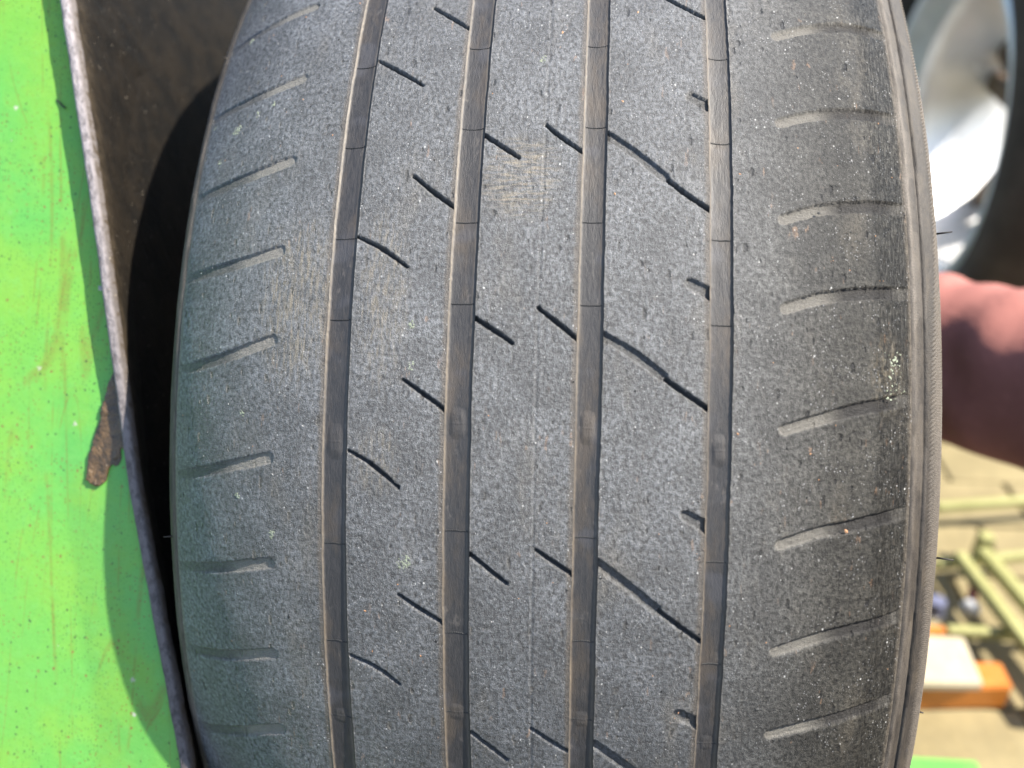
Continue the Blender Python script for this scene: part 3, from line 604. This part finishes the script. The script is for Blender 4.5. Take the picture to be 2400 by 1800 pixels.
# ------------------------------------------------------------------ second wheel behind on the right
def build_wheel(cx, cy, cz, Rt):
    root = empty('spare_wheel', (cx, cy, 0))
    tag(root, 'blurred car wheel with a silver rim barrel, standing behind the worn tyre at upper right', 'wheel')
    bm = bmesh.new()
    lathe_x(bm, [(.0, .222), (-.012, .232), (-.020, .245), (-.030, .262)], 128, cx, cy, cz); from_bm('bead', bm, 'tyre2_shaded', root, True)
    bm = bmesh.new()
    lathe_x(bm, [(-.030, .262), (-.034, .285), (-.030, .305), (-.018, .322), (.0, Rt-.006), (.03, Rt), (.16, Rt), (.19, Rt-.006), (.208, .322), (.22, .29), (.212, .25), (.19, .222)], 128, cx, cy, cz); from_bm('tyre', bm, 'tyre2', root, True)
    bm = bmesh.new()
    lathe_x(bm, [(-.004, .226), (-.010, .222), (-.010, .213), (.004, .206), (.012, .204), (.020, .190), (.028, .188), (.050, .188), (.058, .196), (.110, .199), (.150, .200), (.185, .206), (.192, .222), (.186, .226)], 160, cx, cy, cz)
    from_bm('rim_barrel', bm, 'alloy', root, True)
    # disc with five spokes on the far side
    for k in range(5):
        bm = bmesh.new(); a = 2*math.pi*k/5+.3
        for sgn in (-1, 1):
            m = Matrix.Translation((cx+.150, cy, cz)) @ Matrix.Rotation(a+sgn*.13, 4, 'X') @ Matrix.Translation((0, .115, 0))
            box(bm, None, (.03, .175, .026), mat=m)
        from_bm('spoke', bm, 'dark_alloy', root)
    bm = bmesh.new(); lathe_x(bm, [(.12, .001), (.12, .05), (.13, .07), (.16, .075), (.18, .06), (.18, .001)], 48, cx, cy, cz); from_bm('hub', bm, 'dark_alloy', root, True)
    return root
build_wheel(.495, .745, .340, .340)

# ------------------------------------------------------------------ person kneeling at the right, mostly outside the picture
def skin_mesh(name, joints, edges, mat, parent, sub=2, root_i=0):
    me = bpy.data.meshes.new(name); me.from_pydata([j[:3] for j in joints], edges, []); o = link(name, me, mat, None)
    sk = o.modifiers.new('skin', 'SKIN'); ss = o.modifiers.new('sub', 'SUBSURF'); ss.levels = ss.render_levels = sub
    for i, j in enumerate(joints): me.skin_vertices[0].data[i].radius = (j[3], j[4] if len(j) > 4 else j[3]); me.skin_vertices[0].data[i].use_root = (i == root_i)
    dg = bpy.context.evaluated_depsgraph_get(); m2 = bpy.data.meshes.new_from_object(o.evaluated_get(dg)); bpy.data.objects.remove(o)
    m2.name = name; m2.polygons.foreach_set('use_smooth', [True]*len(m2.polygons))
    return link(name, m2, mat, parent)
def make_hand(root, p, f, side, dn):
    """palm + five bent fingers: f = finger direction, side = towards the thumb, dn = palm side."""
    P = lambda a, b, c: tuple(p+f*a+side*b+dn*c)
    js = [(*P(0, 0, 0), .024, .018), (*P(.045, 0, 0), .038, .014), (*P(.085, 0, .003), .040, .012)]; es = [(0, 1), (1, 2)]
    for k, ln in enumerate((.064, .074, .070, .054)):
        o = .030-.020*k; i = len(js)
        js += [(*P(.092, o, .004), .0095), (*P(.092+ln*.5, o*1.15, .008), .0085), (*P(.092+ln*.92, o*1.25, .018), .0075)]
        es += [(2, i), (i, i+1), (i+1, i+2)]
    i = len(js); js += [(*P(.030, .040, .003), .011), (*P(.055, .062, .006), .0095), (*P(.082, .072, .012), .008)]; es += [(1, i), (i, i+1), (i+1, i+2)]
    skin_mesh('hand', js, es, 'skin', root)
def build_person():
    root = empty('person', (.66, -.54, 0))
    tag(root, 'person in dusty pink clothes reaching to the tyre, creased sleeve at right edge', 'person')
    sh, el, wr = (.50, -.36, .57), (.36, -.10, .380), (.150, .170, .335)
    body = [(.68, -.54, .42, .10), (.67, -.54, .54, .105), (.62, -.53, .70, .115), (.58, -.52, .80, .055), (.57, -.52, .85, .048), (.56, -.52, .88, .05),
            (*sh, .055), (*el, .043), (*wr, .026), (.64, -.72, .68, .055), (.62, -.76, .44, .043), (.56, -.62, .33, .027)]
    be = [(0, 1), (1, 2), (2, 3), (3, 4), (4, 5), (2, 6), (6, 7), (7, 8), (2, 9), (9, 10), (10, 11)]
    skin_mesh('body', body, be, 'skin', root)
    mid = tuple((a+b)/2 for a, b in zip(el, wr))
    jk = [(.68, -.54, .42, .115), (.67, -.54, .54, .12), (.61, -.53, .70, .145), (.52, -.39, .60, .085), (*sh, .075), (*el, .059), (*mid, .060), (.185, .125, .339, .044),
          (.64, -.70, .68, .075), (.62, -.76, .44, .058), (.565, -.635, .34, .042), (.585, -.52, .79, .082), (.69, -.54, .36, .13)]
    j = skin_mesh('jacket', jk, [(0, 1), (1, 2), (2, 3), (3, 4), (4, 5), (5, 6), (6, 7), (2, 8), (8, 9), (9, 10), (2, 11), (0, 12)], 'cloth', root, 4)
    d = (Vector(wr)-Vector(el)).normalized(); e0 = Vector(el)
    for v in j.data.vertices:          # gathered sleeve folds
        c = v.co.copy(); n = v.normal; u = (c-e0).dot(d); w2 = mnoise.noise(c*14)
        k = .0014*math.sin(u*95+3.2*math.sin(c.z*26)+5*w2)+.0010*math.sin(u*170+6*mnoise.noise(c*9))+.0018*mnoise.noise(c*20)
        v.co = c+n*k
    tr = [(.68, -.54, .40, .125), (.62, -.46, .30, .085), (.54, -.42, .10, .062), (.74, -.42, .060, .052), (.96, -.44, .055, .045),
          (.62, -.64, .30, .085), (.53, -.68, .10, .062), (.74, -.67, .060, .052), (.96, -.66, .055, .045)]
    skin_mesh('trousers', tr, [(0, 1), (1, 2), (2, 3), (3, 4), (0, 5), (5, 6), (6, 7), (7, 8)], 'cloth', root, 2)
    hc = Vector((.535, -.52, .955))
    bm = bmesh.new(); bmesh.ops.create_uvsphere(bm, u_segments=32, v_segments=24, radius=1)
    for v in bm.verts:
        x, y, z = v.co; k = 1-.18*max(0, -z)
        v.co = Vector((x*.098*k, y*.078*k, z*.118))
        if x < -.8 and abs(y) < .22 and -.35 < z < .12: v.co.x -= .017*(1-abs(y)/.22)
        if x < -.75 and abs(abs(y)-.38) < .16 and abs(z-.05) < .12: v.co.x += .007
    bmesh.ops.transform(bm, matrix=Matrix.Translation(hc), verts=bm.verts[:]); from_bm('head', bm, 'skin', root, True)
    bm = bmesh.new(); bmesh.ops.create_uvsphere(bm, u_segments=32, v_segments=24, radius=1)
    for v in bm.verts[:]:
        x, y, z = v.co; v.co = hc+Vector((x*.108+.012, y*.088, z*.118+.012))
        if (x < -.45 and z < .45) or z < -.55: q0 = hc+Vector((.02, 0, .02)); v.co = q0+(v.co-q0)*.80
    from_bm('hair', bm, 'black_hair', root, True)
    for sy in (-1, 1):
        bm = bmesh.new(); bmesh.ops.create_uvsphere(bm, u_segments=16, v_segments=12, radius=.008, matrix=Matrix.Translation(hc+Vector((-.083, sy*.030, .008)))); from_bm('eye', bm, 'black_hair', root, True)
        bm = bmesh.new(); bmesh.ops.create_uvsphere(bm, u_segments=14, v_segments=10, radius=1, matrix=Matrix.Translation(hc+Vector((.01, sy*.078, -.005))) @ Matrix.Diagonal((.016, .008, .03, 1))); from_bm('ear', bm, 'skin', root, True)
    bm = bmesh.new(); bmesh.ops.create_uvsphere(bm, u_segments=16, v_segments=10, radius=1, matrix=Matrix.Translation(hc+Vector((-.086, 0, -.054))) @ Matrix.Diagonal((.008, .024, .006, 1))); from_bm('mouth', bm, 'red', root, True)
    make_hand(root, Vector(wr), Vector((-.10, .98, -.10)).normalized(), Vector((0, .1, 1)).normalized(), Vector((-1, -.1, 0)).normalized())
    make_hand(root, Vector((.56, -.62, .33)), Vector((-.9, .2, -.2)).normalized(), Vector((.2, .95, 0)).normalized(), Vector((-.2, 0, -.97)).normalized())
    for sy in (-.44, -.66):
        bm = bmesh.new(); box(bm, (1.04, sy, .055), (.24, .085, .08), 0, .025); from_bm('shoe', bm, 'black_hair', root, True)
    return root
build_person()

# ------------------------------------------------------------------ things lying on the yard floor at lower right
def slab(name, pts, z0, z1, mat, parent, bev=.0015):
    bm = bmesh.new(); hull_prism(bm, [Vector((x, y, z0)) for x, y in pts], [Vector((x, y, z1)) for x, y in pts])
    if bev: bmesh.ops.bevel(bm, geom=bm.edges[:], offset=bev, segments=2, affect='EDGES')
    return from_bm(name, bm, mat, parent)
CAMP = cam_o.matrix_world.translation.copy(); CB = Bm.to_3x3()
def ground_pt(px, py, z=0.0):  # where a line of sight meets height z: used only to choose real positions on the floor
    d = CB @ Vector(((px-1200)/1803, -(py-900)/1803, -1)); t = (z-CAMP.z)/d.z; p = CAMP+d*t; return (p.x, p.y)
bx = empty('orange_box', (*ground_pt(2240, 1620), 0)); tag(bx, 'small orange plastic box with a cream lid lying on the cream paving', 'box')
q = [ground_pt(2090, 1695), ground_pt(2340, 1690), ground_pt(2312, 1630), ground_pt(2090, 1625)]
slab('tray', q, .018, .046, 'orange', bx)
q = [ground_pt(2090, 1612, .05), ground_pt(2302, 1615, .05), ground_pt(2255, 1502, .05), ground_pt(2090, 1495, .05)]
slab('lid', q, .047, .056, 'cream', bx)
q = [ground_pt(2090, 1495, .04), ground_pt(2210, 1492, .04), ground_pt(2215, 1475, .04), ground_pt(2090, 1470, .04)]
slab('clasp', q, .030, .045, 'orange', bx)
fr = empty('metal_rack', (*ground_pt(2400, 1480), 0)); tag(fr, 'low yellow-green painted metal rack with slanting rails on the paving at right', 'rack')
def rail(a, b, wd, z, nm='rail', m='lime'):
    A = Vector((*ground_pt(*a, z), z)); B = Vector((*ground_pt(*b, z), z)); d = (B-A); ang = math.atan2(d.y, d.x)
    bm = bmesh.new(); box(bm, (A+B)/2, (d.length, wd, .012), ang, .003); from_bm(nm, bm, m, fr)
rail((2245, 1300), (2520, 1660), .012, .050); rail((2300, 1290), (2600, 1640), .014, .052)
rail((2215, 1480), (2500, 1492), .010, .036, 'crossbar'); rail((2190, 1190), (2500, 1168), .009, .046, 'crossbar'); rail((2190, 1325), (2420, 1300), .008, .038, 'crossbar')
for x, y in ((2520, 1660), (2600, 1640), (2300, 1290), (2500, 1168)):
    p = ground_pt(x, y, .03); bm = bmesh.new(); box(bm, (p[0], p[1], .036), (.014, .014, .032), 0, .002); from_bm('leg', bm, 'lime', fr)
sd = empty('screwdriver', (*ground_pt(2278, 1400), .03)); tag(sd, 'dark red handled screwdriver with white ends lying beside the rack rails', 'tool')
a = Vector((*ground_pt(2280, 1370, .03), .036)); b = Vector((*ground_pt(2272, 1432, .03), .036))
for nm, u0, u1, r, m in (('handle', .0, 1., .0045, 'red'), ('end_cap', -.12, .02, .0085, 'white'), ('collar', .98, 1.16, .0085, 'white')):
    p, q2 = a.lerp(b, u0), a.lerp(b, u1); ax = q2-p; bm = bmesh.new()
    bmesh.ops.create_cone(bm, segments=20, radius1=r, radius2=r*.9, depth=ax.length, cap_ends=True, matrix=Matrix.Translation((p+q2)/2) @ ax.to_track_quat('Z', 'Y').to_matrix().to_4x4())
    from_bm(nm, bm, m, sd, True)
bc = empty('blue_cap', (*ground_pt(2200, 1400), .0)); tag(bc, 'small blue plastic bottle cap standing beside the tyre sidewall', 'cap')
p = ground_pt(2200, 1400, .04)
bm = bmesh.new(); bmesh.ops.create_cone(bm, segments=24, radius1=.009, radius2=.008, depth=.018, cap_ends=True, matrix=Matrix.Translation((*p, .027))); from_bm('shell', bm, 'blue', bc)
bm = bmesh.new(); bmesh.ops.create_cone(bm, segments=24, radius1=.0095, radius2=.0095, depth=.004, cap_ends=True, matrix=Matrix.Translation((*p, .018))); from_bm('skirt', bm, 'white', bc)
gp = empty('foot_plate', (*ground_pt(2200, 1800), .0)); tag(gp, 'green painted steel foot plate on the floor at the lower right corner', 'plate')
q = [ground_pt(2080, 1860, .02), ground_pt(2300, 1860, .02), ground_pt(2285, 1795, .02), ground_pt(2080, 1783, .02)]
slab('plate', q, .016, .028, 'green2', gp, .002)
